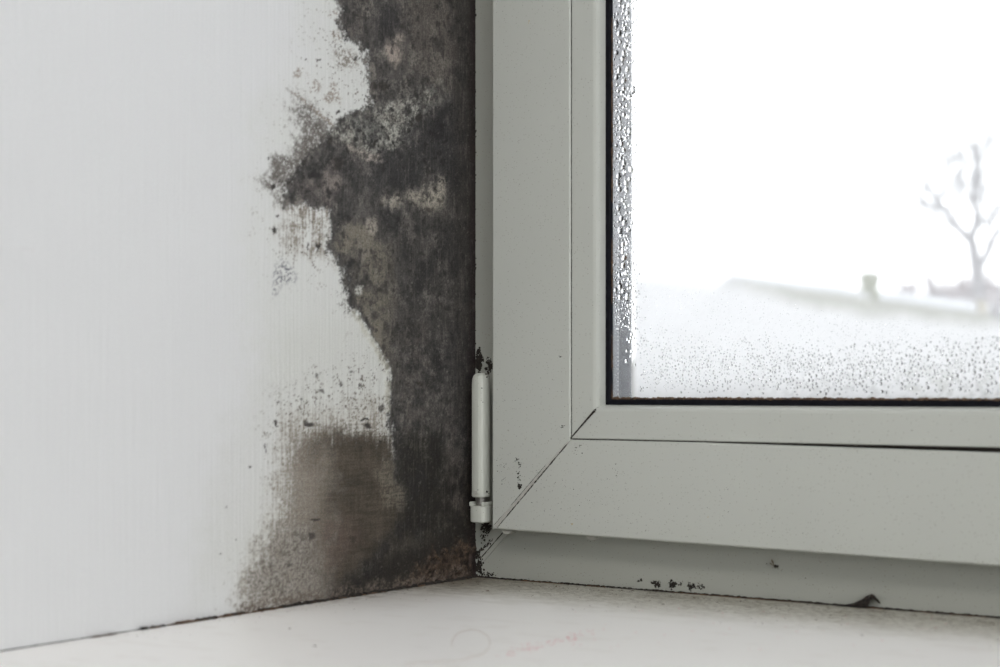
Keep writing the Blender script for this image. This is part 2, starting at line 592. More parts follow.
    within([(338, 226), (378, 222), (390, 255), (392, 330), (389, 368), (366, 326), (348, 304), (340, 264)], (122, 116, 105), 9, .9, .85, n1, .2, .6)
    within([(366, 218), (376, 216), (378, 232), (370, 236)], (156, 149, 140), 3, .5, .8)
    within([(354, 286), (361, 285), (362, 294), (355, 295)], (196, 196, 190), 2, .3, .95)
    within([(418, 294), (440, 292), (450, 300), (446, 308), (430, 298)], (158, 152, 146), 4, .6, .85)
    within([(370, 250), (395, 240), (395, 400), (389, 366)], (98, 93, 84), 8, 1, .5)
    within([(375, 476), (392, 470), (408, 492), (402, 512), (380, 505)], (134, 128, 116), 8, .9, .75, sh * .5 + mot * .5, .35, .6)
    within([(405, 200), (456, 215), (460, 330), (400, 340)], (56, 54, 53), 14, 1, .6)
    within([(400, 320), (430, 330), (430, 420), (405, 440)], (84, 78, 74), 12, 1, .5, n2)
    within([(440, 396), (468, 400), (466, 520), (440, 500)], (78, 72, 70), 9, 1, .6, mot, .4, .6)
    within([(400, 440), (440, 430), (450, 530), (400, 540)], (32, 30, 27), 12, 1, .8)
    within([(452, -700), (474, -700), (474, 420), (458, 420), (455, 200)], (56, 53, 51), 6, .4, .75)
    # cloudy lighter bloom and darker colonies inside the growth
    over(main * sstep(.52, .68, fbm(Y / 7, Z / 8, 261, 4, .6) * .7 + gr * .3) * .42 * (1 - .7 * low) * (1 - .75 * sstep(440, 462, u)), (138, 133, 126))
    over(main * sstep(.53, .66, fbm(Y / 11, Z / 12, 281, 4, .6) * .8 + gr * .2) * .5, (40, 39, 40))
    # old brush ridges make lighter vertical streaks in the growth
    over(main * sstep(.58, .72, st) * .22, (128, 122, 116))
    # black dots and pits
    over(main * sstep(.58, .78, fbm(Y / 2.1, Z / 2.3, 151, 3, .7) * .75 + wn * .25) * .6, (36, 34, 33))
    over(main * sstep(.67, .75, fbm(Y / 4.6, Z / 5, 171, 3, .6)) * .6, (40, 38, 38))

    over(sstep(-2.5, 1.5, poly_sd([(356, 308), (368, 330), (381, 350), (391, 368), (391, 412), (386, 412), (385, 369), (375, 351), (362, 331), (351, 310)], u + (wu - u) * .15, v)) * sstep(.3, .55, n2) * .6, (170, 168, 156))
    # --- foot of the corner: dark band and crumbling brown crust
    over(mask([(340, 592), (372, 572), (400, 556), (432, 540), (470, 520), (476, 545), (440, 566), (400, 582)], 9, .8, 8, mot) * .8, (38, 35, 32))
    crust = mask([(402, 586), (418, 566), (440, 550), (474, 540), (480, 592)], 6, .8, 8, mot)
    over(crust * .9, (70, 58, 50))
    over(crust * sstep(.48, .66, mot) * .7, (104, 86, 71))
    over(crust * sstep(.54, .64, fbm(Y / 2.4, Z / 2.4, 201, 3)) * .9, (34, 27, 23))
    lowedge = mask([(235, 640), (235, 604), (300, 594), (380, 582), (480, 566), (480, 640)], 5, .6, 8, mot)
    over(lowedge * sstep(.40, .56, mot) * .8, (104, 94, 86))

    over(mask([(374, 474), (386, 462), (400, 484), (409, 496), (402, 514), (388, 506)], 8, .8) * sstep(.36, .62, sh * .4 + st * .2 + gr * .4) * .6, (130, 124, 112))
    # single spots, traced one by one
    for cx, cy, rx, ry, k in ((275, 229, 1.9, 3.4, 1), (273, 188, 2, 3, .9), (283, 196, 2, 2.2, .8), (282, 207, 1.8, 2, 1), (275, 217, 1.4, 1.6, .8), (279, 181, 1.5, 2, .8), (268, 158, .9, 1.6, .9),
                           (289, 181, 2, 2.6, .8), (294, 205, 2, 2.4, .8), (318, 247, 1.4, 5.5, .9), (308, 247, 1.3, 5, .7), (310, 425, 6, 2.2, .85), (306, 423, 2, 3.5, .7), (367, 419, 4, 1.6, .95),
                           (367, 426, 3.6, 3.2, .9), (363, 420, 1.8, 1.4, .8), (381, 408, 3, 4.5, .6), (379, 441, 1.2, 2.2, .9), (276, 423, 1.8, 4.4, .75), (265, 449, 1, 4.2, .75), (278, 402, 1.1, 1.6, .7),
                           (248, 465, 1, 1.4, .9), (420, 116, 3.4, 5.5, .9), (388, 137, 2.6, 3, .9), (376, 143, 2, 3, .9), (412, 125, 2, 4, .8), (374, 87, 4, 4, .6), (383, 86, 4.5, 5, .7), (338, 164, 6, 6, .55),
                           (305, 163, 4, 4, .5), (331, 141, 4, 4.5, .6), (312, 538, 4, 5, .65), (315, 519, 7, 1.4, .8), (352, 540, 2, 6, .45), (290, 566, 4, 3, .4), (268, 566, 3, 3, .35), (275, 580, 3, 3, .3),
                           (305, 59, .9, 1.3, .8), (318, 59, 1.2, 1.3, .8), (222, 553, 1, .9, .8), (236, 538, 1.3, 1.2, .9), (227, 508, 1, 2, .5), (300, 398, 1.6, 1.8, .6), (322, 391, 2, 2.2, .6), (341, 384, 2, 2, .6),
                           (352, 372, 2.4, 1.6, .6), (360, 386, 2.6, 1.8, .6), (318, 374, 1.6, 1.8, .5), (420, 382, 4, 3, .7), (336, 113, 1.6, 2.4, .9), (356, 58, 2.6, 3.6, .7), (430, 210, 5, 3.5, .6), (441, 200, 4, 3, .5),
                           (384, 203, 3, 3, .5), (390, 226, 1.4, 2, .5)):
        q = np.exp(-(((u + (wu - u) * .32 - cx) / rx) ** 2 + ((v + (wv - v) * .32 - cy) / ry) ** 2))
        over(sstep(.25, .75, q) * k, (44, 40, 38))
    rgd = random.Random(91)
    for k in range(80):
        cx, cy = (rgd.uniform(332, 445), rgd.uniform(88, 165)) if k < 46 else (rgd.uniform(300, 450), rgd.uniform(120, 330))
        rr = rgd.uniform(1.0, 3.2)
        sel = (np.abs(u - cx) < 14) & (np.abs(v - cy) < 14)
        q = np.zeros_like(u)
        q[sel] = np.exp(-(((u + (wu - u) * .3 - cx)[sel] / rr) ** 2 + ((v + (wv - v) * .3 - cy)[sel] / (rr * 1.25)) ** 2))
        over(sstep(.25, .75, q) * main * rgd.uniform(.4, .85), (38, 36, 36))
    # dirt line where the reveal meets the frame
    over(sstep(466, 474, u + (n2 - .5) * 6) * sstep(.3, .5, n1 + .08) * .8, (38, 30, 30))
    # pale specks of paint left on the growth
    over(main * sstep(.66, .80, fbm(Y / 1.6, Z / 1.6, 231, 2, .7) * .7 + wn * .3) * .3, (140, 136, 130))

    # relief: paint has flaked away where the growth is thick; crust swells
    hgt -= .00035 * inner + .00022 * main * (n2 - .5)
    hgt += crust * (n2 - .35) * .0035
    ridge = poly_sd([(356, 308), (368, 330), (381, 350), (390, 368), (390, 412), (386, 412), (386, 369), (376, 351), (363, 331), (352, 310)], u, v)
    hgt += .0004 * sstep(-2, 2, ridge)
    hgt += .00018 * (fbm(Y / 40, Z / 40, 251, 3) - .5) * 4 * (1 - main)
    for cx, cy, rr, k in ((24, 246, 5, .0010), (30, 256, 3, .0007), (83, 572, 4, .0005), (122, 218, 4, -.0003), (126, 219, 4, .0003), (195, 233, 2.5, .0003)):
        hgt += k * np.exp(-(((u - cx) / rr) ** 2 + ((v - cy) / rr) ** 2))
    return col, hgt


def grid_object(name, P, mat, attrs, parent=None):
    """P: (ny,nx,3) vertices; attrs: {name: (ny,nx,3|1)}"""
    ny, nx = P.shape[:2]
    me = bpy.data.meshes.new(name)
    me.vertices.add(ny * nx)
    me.vertices.foreach_set('co', P.reshape(-1).astype(np.float32))
    i = np.arange(ny * nx).reshape(ny, nx)
    q = np.stack([i[:-1, :-1], i[:-1, 1:], i[1:, 1:], i[1:, :-1]], -1).reshape(-1, 4)
    nf = len(q)
    me.loops.add(nf * 4)
    me.loops.foreach_set('vertex_index', q.reshape(-1).astype(np.int32))
    me.polygons.add(nf)
    me.polygons.foreach_set('loop_start', (np.arange(nf) * 4).astype(np.int32))
    me.polygons.foreach_set('use_smooth', np.ones(nf, bool))
    me.update(calc_edges=True)
    me.validate()
    for k, a in attrs.items():
        if a.ndim == 3:
            at = me.color_attributes.new(k, 'FLOAT_COLOR', 'POINT')
            rgba = np.ones((ny * nx, 4), np.float32)
            rgba[:, :3] = a.reshape(-1, 3)
            at.data.foreach_set('color', rgba.reshape(-1))
        else:
            at = me.attributes.new(k, 'FLOAT', 'POINT')
            at.data.foreach_set('value', a.reshape(-1).astype(np.float32))
    me.materials.append(mat)
    o = bpy.data.objects.new(name, me)
    C.objects.link(o)
    if parent:
        o.parent = parent
    return o


ys = np.concatenate([np.arange(WALL_IN, -.225, .0025), np.arange(-.225, .0, .0008), [0.0, 0.008]])
zs = np.concatenate([[-0.03], np.arange(0, .365, .0006), np.arange(.365, WZ, .005), [WZ]])
YY, ZZ = np.meshgrid(ys, zs)
colw, hw = paint_wall(YY, np.maximum(ZZ, 0))
XX = hw.copy()
# ragged plaster edge where the reveal meets the window frame
XX[:, -1] = XX[:, -2]
P = np.stack([XX, YY, ZZ], -1)
mat_reveal = attr_mat('mouldy_paint', 'stain', 0.62, 'wall')
wall_left = grid_object('wall_left', P, mat_reveal, {'stain': to_albedo(colw)})
sol = wall_left.modifiers.new('thickness', 'SOLIDIFY')
sol.thickness = 0.018
sol.offset = 1 if False else -1
structure(wall_left, 'white painted window reveal overgrown with black mould')

# other two sides of the window recess
structure(MB().box((WX - .018, WALL_IN, -.03), (WX, .008, WZ)).build('trim_1', M['wall']), 'clean painted reveal on the far side of the window')
structure(MB().box((0, WALL_IN, WZ - .018), (WX - .018, .008, WZ)).build('trim_2', M['wall']), 'painted head of the window recess')


# ------------------------------------------------------------------ window sill
def paint_sill(x, y):
    X, Y = x * 1000, y * 1000
    col = np.empty(x.shape + (3,))
    col[:] = (205, 204, 203)

    def over(mask, c):
        nonlocal col
        col = col * (1 - mask[..., None]) + np.asarray(c, float) * mask[..., None]
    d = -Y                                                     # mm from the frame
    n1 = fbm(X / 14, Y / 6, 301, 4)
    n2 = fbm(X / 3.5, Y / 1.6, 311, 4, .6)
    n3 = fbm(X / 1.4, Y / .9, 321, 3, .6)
    film = sstep(105, 12, d + (n1 - .5) * 50)  # dirt film, widened and darkened to paint in the shade below the window
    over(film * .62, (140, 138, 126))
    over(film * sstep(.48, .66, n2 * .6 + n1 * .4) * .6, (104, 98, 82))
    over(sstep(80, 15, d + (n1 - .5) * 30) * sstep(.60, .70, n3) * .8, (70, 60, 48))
    # dirty foot of the mouldy wall
    e = X + (n1 - .5) * 8
    near = sstep(200, 60, d)
    over(sstep(7, .5, e) * near * .6, (92, 84, 74))
    over(sstep(75, 2, e) * near * .45, (150, 145, 136))  # wide band: dirt deepened to paint in the shading beside the wall
    over(sstep(26, 2, e) * near * sstep(.50, .66, n2) * .7, (80, 72, 62))
    corner = sstep(90, 5, np.hypot(X, d * .9) + (n1 - .5) * 40)
    over(corner * .45, (110, 104, 90))
    over(corner * sstep(.5, .64, n2) * .6, (70, 64, 52))
    # stray scratches
    over(sstep(.72, .78, fbm(X / 22, Y / .9, 341, 2)) * .08, (150, 140, 130))
    return col


xs = np.concatenate([[0.0], np.arange(.0006, .62, .0012), np.arange(.62, WX, .02), [WX]])
yy = np.concatenate([np.arange(-.455, -.09, .004), np.arange(-.09, -.0004, .0007), [0.0]])
SX, SY = np.meshgrid(xs, yy)
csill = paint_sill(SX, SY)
sag = (fbm(SX * 9, SY * 9, 401, 2) - .5) * .0006
sag = sag * np.minimum(1, -SY * 40) * np.minimum(1, SX * 40)
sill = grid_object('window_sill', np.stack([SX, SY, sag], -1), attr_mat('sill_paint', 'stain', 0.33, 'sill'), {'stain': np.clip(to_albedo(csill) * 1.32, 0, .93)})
sill.rotation_euler = (-.008, -.008, 0)
sm = sill.modifiers.new('thickness', 'SOLIDIFY')
sm.thickness, sm.offset = 0.030, -1
structure(sill, 'white painted window sill with dirt and painted-in shade along the frame')


# ------------------------------------------------------------------ ragged seams and spots
def ragged(mb, path, nrm, r, var=.8, step=.0006, seed=0, drop=.0, rf=None):
    """a crumbly bead of dirt along a polyline lying on a surface with normal nrm"""
    rg = np.random.default_rng(seed)
    nrm = Vector(nrm)
    for a, b in zip(path[:-1], path[1:]):
        a, b = Vector(a), Vector(b)
        L = (b - a).length
        n = max(2, int(L / step))
        t = (b - a).normalized()
        s = t.cross(nrm).normalized()
        ks = np.arange(n + 1)
        nz = fbm(ks * .35 + seed * 7.7, ks * 0 + seed, 500 + seed, 3, .7)
        nz2 = fbm(ks * .045 + seed * 3.1, ks * 0 + 5, 520 + seed, 2)
        v, f = [], []
        for k in ks:
            p = a.lerp(b, k / n)
            q = r * (1 - var + 2 * var * nz[k])
            if drop:
                q *= float(sstep(drop - .08, drop + .08, nz2[k]))
            if rf:
                q *= rf(k / n)
            q = max(q, 2e-6)
            p = p + s * ((nz[(k * 7) % (n + 1)] - .5) * r * .9)
            v += [p - s * q, p - s * q * .5 + nrm * q * .55, p + s * q * .5 + nrm * q * .6, p + s * q]
        for k in range(n):
            for j in range(3):
                f.append((k * 4 + j, k * 4 + j + 1, k * 4 + 5 + j, k * 4 + 4 + j))
        mb.add(v, f)
    return mb


def blob(mb, p, ax1, ax2, nrm, r, h, n=7, rg=random, irregular=.45):
    """small irregular lump sitting on a surface"""
    p, ax1, ax2, nrm = Vector(p), Vector(ax1), Vector(ax2), Vector(nrm)
    v, f = [], []
    rad = [r * (1 - irregular + 2 * irregular * rg.random()) for _ in range(n)]
    for sc_, hh in ((1, 0), (.62, .75)):
        for k in range(n):
            t = 2 * math.pi * k / n
            v.append(p + (ax1 * math.cos(t) + ax2 * math.sin(t)) * rad[k] * sc_ + nrm * h * hh)
    v.append(p + nrm * h)
    for k in range(n):
        j = (k + 1) % n
        f += [(k, j, n + j, n + k), (n + k, n + j, 2 * n)]
    return mb.add(v, f)


VX, VY, VZ = Vector((1, 0, 0)), Vector((0, 1, 0)), Vector((0, 0, 1))
OUTW = Vector((0, -1, 0))

# ------------------------------------------------------------------ window_1
win = structure(empty('window_1', (0, 0, 0)), 'white plastic window with fogged double glazing and black gasket')
SX0, SZ0, SX1, SZ1 = .0230, .0300, 1.176, 1.320               # sash outer rectangle
FX0, FZ0, FX1, FZ1 = -.004, .0, 1.186, 1.334                   # visible frame rectangle (plaster laps over it)
YS = -.016                                                     # sash face
YG = -.006                                                     # room face of the glass


def ring(name, rect, prof, mat, bevel=.0, sides='LBRT', parents=None, gap=0.0, grow=None, smooth=False):
    """four mitred bars. prof: list of (a = distance from the outer edge, y). returns {side: object}"""
    x0, z0, x1, z1 = rect
    res = {}
    for s in sides:
        mb = MB()
        n = len(prof)
        v = []
        stations = [0, 1]
        if grow and s == 'B':
            stations = [0, .08, .12, .16, .2, .25, .3, .6, 1]
        for st_ in stations:
            for a, y in prof:
                e = a + gap
                if s == 'L':
                    p = (x0 + a, y, (z0 + e) * (1 - st_) + (z1 - e) * st_)
                elif s == 'R':
                    p = (x1 - a, y, (z0 + e) * (1 - st_) + (z1 - e) * st_)
                elif s == 'B':
                    aa = a + (grow(st_, a) if grow else 0)
                    p = ((x0 + e) * (1 - st_) + (x1 - e) * st_, y, z0 + aa)
                else:
                    p = ((x0 + e) * (1 - st_) + (x1 - e) * st_, y, z1 - a)
                v.append(p)
        f = []
        for k in range(len(stations) - 1):
            for j in range(n):
                q = (k * n + j, k * n + (j + 1) % n, (k + 1) * n + (j + 1) % n, (k + 1) * n + j)
                f.append(q if s in 'RB' else q[::-1])
        f.append(tuple(range(n)) if s not in 'RB' else tuple(range(n))[::-1])
        m = (len(stations) - 1) * n
        f.append(tuple(m + k for k in range(n))[::-1] if s not in 'RB' else tuple(m + k for k in range(n)))
        mb.add(v, f)
        par = parents[s] if parents else win
        nm = name[s] if isinstance(name, dict) else name
        o = mb.build(nm, mat, par, bevel=bevel)
        me = o.data
        import bmesh
        bm = bmesh.new()
        bm.from_mesh(me)
        bmesh.ops.recalc_face_normals(bm, faces=bm.faces)
        bm.to_mesh(me)
        bm.free()
        res[s] = o
    return res


NAMES_F = {'L': 'frame_stile', 'R': 'frame_stile', 'B': 'frame_rail', 'T': 'frame_rail'}
NAMES_S = {'L': 'sash_stile', 'R': 'sash_stile', 'B': 'sash_rail', 'T': 'sash_rail'}
# fixed frame: visible face at Y=0, steps back under the sash, runs on to the outer side
frame = ring(NAMES_F, (FX0, FZ0, FX1, FZ1), [(0, 0), (.048, 0), (.048, .014), (.056, .014), (.056, .066), (0, .066)], M['pvc_frame_shaded'], bevel=.0006)
# sash: overlaps the frame on the room side, groove for the glazing bead
sash = ring(NAMES_S, (SX0, SZ0, SX1, SZ1),
            [(.0, -.0035), (.0, -.0148), (.0005, -.0157), (.0012, YS), (.0535, YS), (.0543, -.0152), (.0543, -.004), (.057, -.004), (.057, .034), (.030, .050), (.030, -.0008), (.004, -.0008)],
            M['pvc'], bevel=.0003, grow=lambda t, a: (-.0020 * max(0.0, min(1.0, (t - .08) / .17)) if .05 < a < .056 else (.0011 - .0021 * min(1.0, t / .25) if a < .003 else 0)))
# glazing beads: flat, a rounded shoulder and a bright lip turning towards the glass
beads = ring('glazing_bead', (SX0, SZ0, SX1, SZ1),
             [(.0549, -.004), (.0549, -.0152), (.0554, YS + .0002), (.0690, YS + .0003), (.0706, -.0152), (.0718, -.0132), (.0726, -.0084), (.0726, -.0066), (.060, -.0066)],
             M['pvc'], bevel=.0, parents=sash, grow=lambda t, a: .0012 if a > .066 else 0)
# black gaskets pressed between bead and glass
gask = ring('gasket', (SX0, SZ0, SX1, SZ1),
            [(.0690, -.0080), (.0731, -.0080), (.0748, -.0078), (.0758, -.0072), (.0761, -.0061), (.0690, -.0061)], M['rubber'], bevel=.0, parents=sash, grow=lambda t, a: .0012 if a > .070 else 0)
# hidden packing behind the bead so no light leaks through the groove
ring('glazing_rebate', (SX0, SZ0, SX1, SZ1), [(.0555, -.0036), (.0640, -.0036), (.0640, .034), (.0555, .034)], M['rubber'], parents=sash)

# double glazing
gx0, gz0, gx1, gz1 = SX0 + .064, SZ0 + .064, SX1 - .064, SZ1 - .064


def fog_map(x, z):
    u, v = project(np.full_like(x, YG), z, x)
    n1 = fbm(x * 60, z * 60, 601, 4)
    n2 = fbm(x * 900, z * 900, 611, 3, .6)
    n3 = fbm(x * 300, z * 300, 621, 3, .6)
    uu = u
    edge = np.interp(uu, [560, 640, 680, 735, 790, 860, 930, 1000, 1500], [268, 262, 264, 282, 299, 312, 318, 322, 332])
    sw = np.interp(u, [640, 720, 800], [26, 18, 10])
    dense = sstep(-1, 1, (v - edge - 2 + (n1 - .5) * 10) / sw)
    f = .50 + dense * .495
    # drops have gathered the film low down and left clearer gaps
    low = sstep(345, 385, v) * sstep(650, 900, u)
    f = f - low * sstep(.48, .62, n3) * .22 - dense * sstep(.55, .70, n2) * .03
    left = sstep(638, 628, u)
    f = f * (1 - left) + left * (.26 + .14 * n3 - .26 * sstep(200, 360, v))
    return np.clip(f, 0, 1)


px_ = np.concatenate([np.arange(gx0, .62, .0014), np.arange(.62, gx1, .02), [gx1]])
pz_ = np.concatenate([np.arange(gz0, .32, .0012), np.arange(.32, gz1, .02), [gz1]])
PX, PZ = np.meshgrid(px_, pz_)
pane = grid_object('pane', np.stack([PX, np.zeros_like(PX) + YG, PZ], -1), M['pane'], {'fog': fog_map(PX, PZ)}, win)
pane['label'] = 'inner glass pane fogged with condensation'
MB().box((gx0, .0160, gz0), (gx1, .0200, gz1)).build('outer_pane', M['clear'], win)
# spacer bar between the panes: pale sealant rim with a row of perforations, then dull metal
sa = .0756
for s, o in ring('spacer_bar', (SX0, SZ0, SX1, SZ1), [(.060, .0008), (sa, .0008), (sa, .0158), (.060, .0158)], M['spacer'], parents={k: pane for k in 'LBRT'}).items():
    pass
rims = ring('spacer_rim', (SX0, SZ0, SX1, SZ1), [(.060, -.0056), (sa + .0006, -.0056), (sa + .0006, .0008), (.060, .0008)], M['spacer_rim'], parents={k: pane for k in 'LBRT'})
pf = MB()
for k in range(130):
    blob(pf, (SX0 + sa + .0006, -.0006, SZ0 + .080 + k * .0023), VY, VZ, VX, .00045, .0001, 6, irregular=.05)
tag(pf.build('spacer_perforations', plain('pale_dots', (.85, .85, .86), .4), pane), 'row of pale dots along the spacer', kind='stuff')


# water drops on the room side of the pane
def drop(mb, x, z, rx, rz, h):
    n, rings = 9, ((1, 0), (.86, .5), (.5, .86))
    v, f = [], []
    y0 = YG - .00004
    ph = random.random() * 6
    wob = [1 + .10 * math.sin(2 * (2 * math.pi * k / n) + ph) for k in range(n)]
    for s_, hh in rings:
        for k in range(n):
            t = 2 * math.pi * k / n
            v.append((x + rx * s_ * wob[k] * math.cos(t), y0 - h * hh, z + rz * s_ * wob[k] * math.sin(t)))
    v.append((x, y0 - h, z))
    for r_ in range(2):
        for k in range(n):
            j = (k + 1) % n
            f.append((r_ * n + k, r_ * n + j, (r_ + 1) * n + j, (r_ + 1) * n + k))
    f += [(2 * n + k, 2 * n + (k + 1) % n, 3 * n) for k in range(n)]
    f.append(tuple(range(n))[::-1])
    mb.add(v, f)


dm = MB()
taken = []


def try_drop(u, v, r, asp=1.15, flat=.42):
    p = hit(u, v, 1, YG)
    if p[0] < SX0 + .0765 or p[2] < SZ0 + .0768:
        return
    key = (int(p[0] / .004), int(p[2] / .004))
    for i in (-1, 0, 1):
        for j in (-1, 0, 1):
            for (x, z, q) in cells.get((key[0] + i, key[1] + j), ()):
                if (x - p[0]) ** 2 + (z - p[2]) ** 2 < (q + r) ** 2 * .92:
                    return
    cells.setdefault(key, []).append((p[0], p[2], r))
    drop(dm, p[0], p[2], r, r * asp, r * flat)


cells = {}
mm = .001
# heavy drops running down the left edge
for k in range(300):
    v = random.uniform(-60, 300)
    try_drop(random.gauss(624, 4), v, random.uniform(.8, 1.7) * mm, random.uniform(1.1, 1.7), .5)
for k in range(1500):
    try_drop(random.uniform(614, 637), random.uniform(-80, 330), random.uniform(.25, .75) * mm, random.uniform(1, 1.4), .45)
for k in range(260):
    v = random.uniform(0, 350)
    try_drop(632 + abs(random.gauss(0, 5)), v, random.uniform(.2, .5) * mm)
for k in range(45):
    try_drop(random.gauss(631, 3), random.uniform(280, 365), random.uniform(.5, 1.0) * mm, 1.5)
# beads gathered along the bottom, thicker to the right
for k in range(7400):
    u = random.uniform(640, 1420)
    top = np.interp(u, [640, 740, 850, 1000, 1420], [318, 332, 340, 332, 330])
    v = random.triangular(top, 396, np.interp(u, [640, 1000], [372, 368]))
    g = np.interp(u, [640, 800, 1000], [.40, .60, .88]) * np.interp(v, [top, top + 35], [.55, 1.1])
    try_drop(u, v, g * random.uniform(.45, 1.35) * mm, random.uniform(.7, 1.05), .28)
for k in range(2600):
    u = random.uniform(640, 1420)
    e = np.interp(u, [640, 735, 860, 1000], [282, 292, 316, 326])
    try_drop(u, random.uniform(e, 350), random.uniform(.10, .26) * mm, 1, .3)
tag(dm.build('water_droplets', M['water'], pane, smooth=True), 'beads of condensation on the pane', kind='stuff')

# dirt on the glass edge, along gaskets and seams
gm = MB()
GA = .0762
ragged(gm, [(SX0 + GA, YG - .0009, SZ0 + GA + .0012), (.62, YG - .0009, SZ0 + GA + .0012)], OUTW, .0007, .9, seed=1)
ragged(gm, [(SX0 + GA, YG - .0009, SZ0 + GA), (SX0 + GA, YG - .0009, .36)], OUTW, .00045, .9, seed=2, drop=.4)
ragged(gm, [(SX0 + .0700, -.0158, SZ0 + .0700), (SX0 + .0732, -.0084, SZ0 + .0732)], OUTW, .0009, .6, seed=3)
tag(gm.build('gasket_grime', M['rust'], win), 'brown grime along the glass edge', kind='stuff')
sg = MB()
# bead joints
ragged(sg, [(SX0 + .0546, YS + .0012, SZ0 + .0546), (SX0 + .0546, YS + .0012, .40)], OUTW, .00040, .5, seed=4)
ragged(sg, [(SX0 + .0546, YS + .0012, SZ0 + .0546), (.70, YS + .0012, SZ0 + .0546)], OUTW, .00045, .5, seed=5)
# deposit filling the widening gap under the bottom bead
gp = MB()
gp.box((.10, YS + .0030, SZ0 + .0515), (1.1, -.0041, SZ0 + .0560))
tag(gp.build('gap_dirt', M['grime'], win), 'black dirt packed in the widening bead gap')
# mitre of the beads
mit = [(.0546, YS), (.0640, YS), (.0688, YS), (.0704, -.0156), (.0717, -.0136), (.0727, -.0090)]
for k, (p_, q_) in enumerate(zip(mit[:-1], mit[1:])):
    ragged(sg, [(SX0 + p_[0], p_[1] - .0002, SZ0 + p_[0] + .0004), (SX0 + q_[0], q_[1] - .0002, SZ0 + q_[0] + .0004)], OUTW, .00034 + .00014 * k, .6, seed=60 + k)
# weld of the sash mitre: two dirt lines, broken
e = .0009
ragged(sg, [(SX0 + .0030 + e, YS - .0001, SZ0 + .0030 - e), (SX0 + .0540 + e * .3, YS - .0001, SZ0 + .0540 - e * .3)], OUTW, .00026, .9, seed=8, drop=.5)
ragged(sg, [(SX0 + .0030 - e, YS - .0001, SZ0 + .0030 + e), (SX0 + .0500 - e, YS - .0001, SZ0 + .0500 + e)], OUTW, .00014, .8, seed=9, drop=.45)
ragged(sg, [(SX0 + .030, YS - .0001, SZ0 + .0290), (SX0 + .0540, YS - .0001, SZ0 + .0535)], OUTW, .00030, .9, seed=10, drop=.5)
# hinge side of the sash
ragged(sg, [(SX0 - .0004, -.0012, SZ0 + .004), (SX0 - .0004, -.0012, .175)], OUTW, .0006, .5, seed=12)
# frame mitre at the corner
ragged(sg, [(.004, -.0001, .012), (.023, -.0001, .031)], OUTW, .00028, .8, seed=13)
tag(sg.build('seam_grime', M['grime'], win), 'dark dirt lines in the joints', kind='stuff')
wd = MB()
nx_ = Vector((1, 0, -1)).normalized()
pa, pb = Vector((SX0 + .0028, YS, SZ0 + .0028)), Vector((SX0 + .0530, YS, SZ0 + .0530))
wv_ = [pa - nx_ * .0011, pa + nx_ * .0011, pb + nx_ * .0007, pb - nx_ * .0007]
wd.add(wv_ + [q + OUTW * .00012 for q in wv_], [(0, 1, 2, 3), (7, 6, 5, 4), (0, 4, 5, 1), (1, 5, 6, 2), (2, 6, 7, 3), (3, 7, 4, 0)])
wd.build('weld_seam', M['weld'], win)

# mould spots on the frame
ms = MB()


def spot(u, v, y, r, h=.0003):
    p = hit(u, v, 1, y)
    blob(ms, (p[0], y - .00002, p[2]), VX, VZ, OUTW, r, h)


def cluster(u, v, su, sv, n, y, r0, r1):
    for _ in range(n):
        spot(random.gauss(u, su), random.gauss(v, sv), y, random.uniform(r0, r1) * mm)


# clusters low on the frame rail
cluster(640, 581, 1.2, 1, 9, 0, .25, .7)
cluster(656, 583.5, 2.2, 1.8, 40, 0, .25, .8)
cluster(672, 584.5, 1.8, 1.8, 36, 0, .25, .85)
cluster(680, 584, 1.5, 1.5, 9, 0, .2, .5)
cluster(691, 586, 2.0, 1.8, 30, 0, .25, .7)
cluster(700, 587, 3, 1.4, 20, 0, .2, .55)
for _ in range(90):
    spot(random.uniform(500, 1000), random.uniform(540, 600), 0, random.uniform(.08, .25) * mm)
# ink-like marks on the stile
for (uu, vv, n) in ((517, 459, 9), (519, 463, 8), (520, 466, 5), (518, 473, 6), (519, 478, 6), (518, 481, 3)):
    cluster(uu, vv, 1.0, 1.4, n, YS, .15, .42)
cluster(519.5, 486.5, 1.2, 1.2, 22, YS, .4, .7)
cluster(501, 464, 3, 4, 14, YS, .1, .25)
cluster(502, 481, 2, 4, 8, YS, .1, .28)
cluster(578, 448, 3, 3, 10, YS, .15, .4)
cluster(617, 472, 1.5, 3, 10, YS, .1, .25)
cluster(562, 427, 1.2, 1.2, 5, YS, .2, .45)
cluster(560, 356, 1, 1, 4, YS, .2, .4)
for _ in range(90):
    u, v = random.uniform(494, 570), random.uniform(300, 500)
    spot(u, v, YS, random.uniform(.06, .2) * mm)
for _ in range(120):
    spot(random.uniform(530, 640), random.uniform(470, 525), YS, random.uniform(.06, .2) * mm)
for _ in range(60):
    spot(random.uniform(600, 1000), random.uniform(455, 540), YS, random.uniform(.06, .22) * mm)
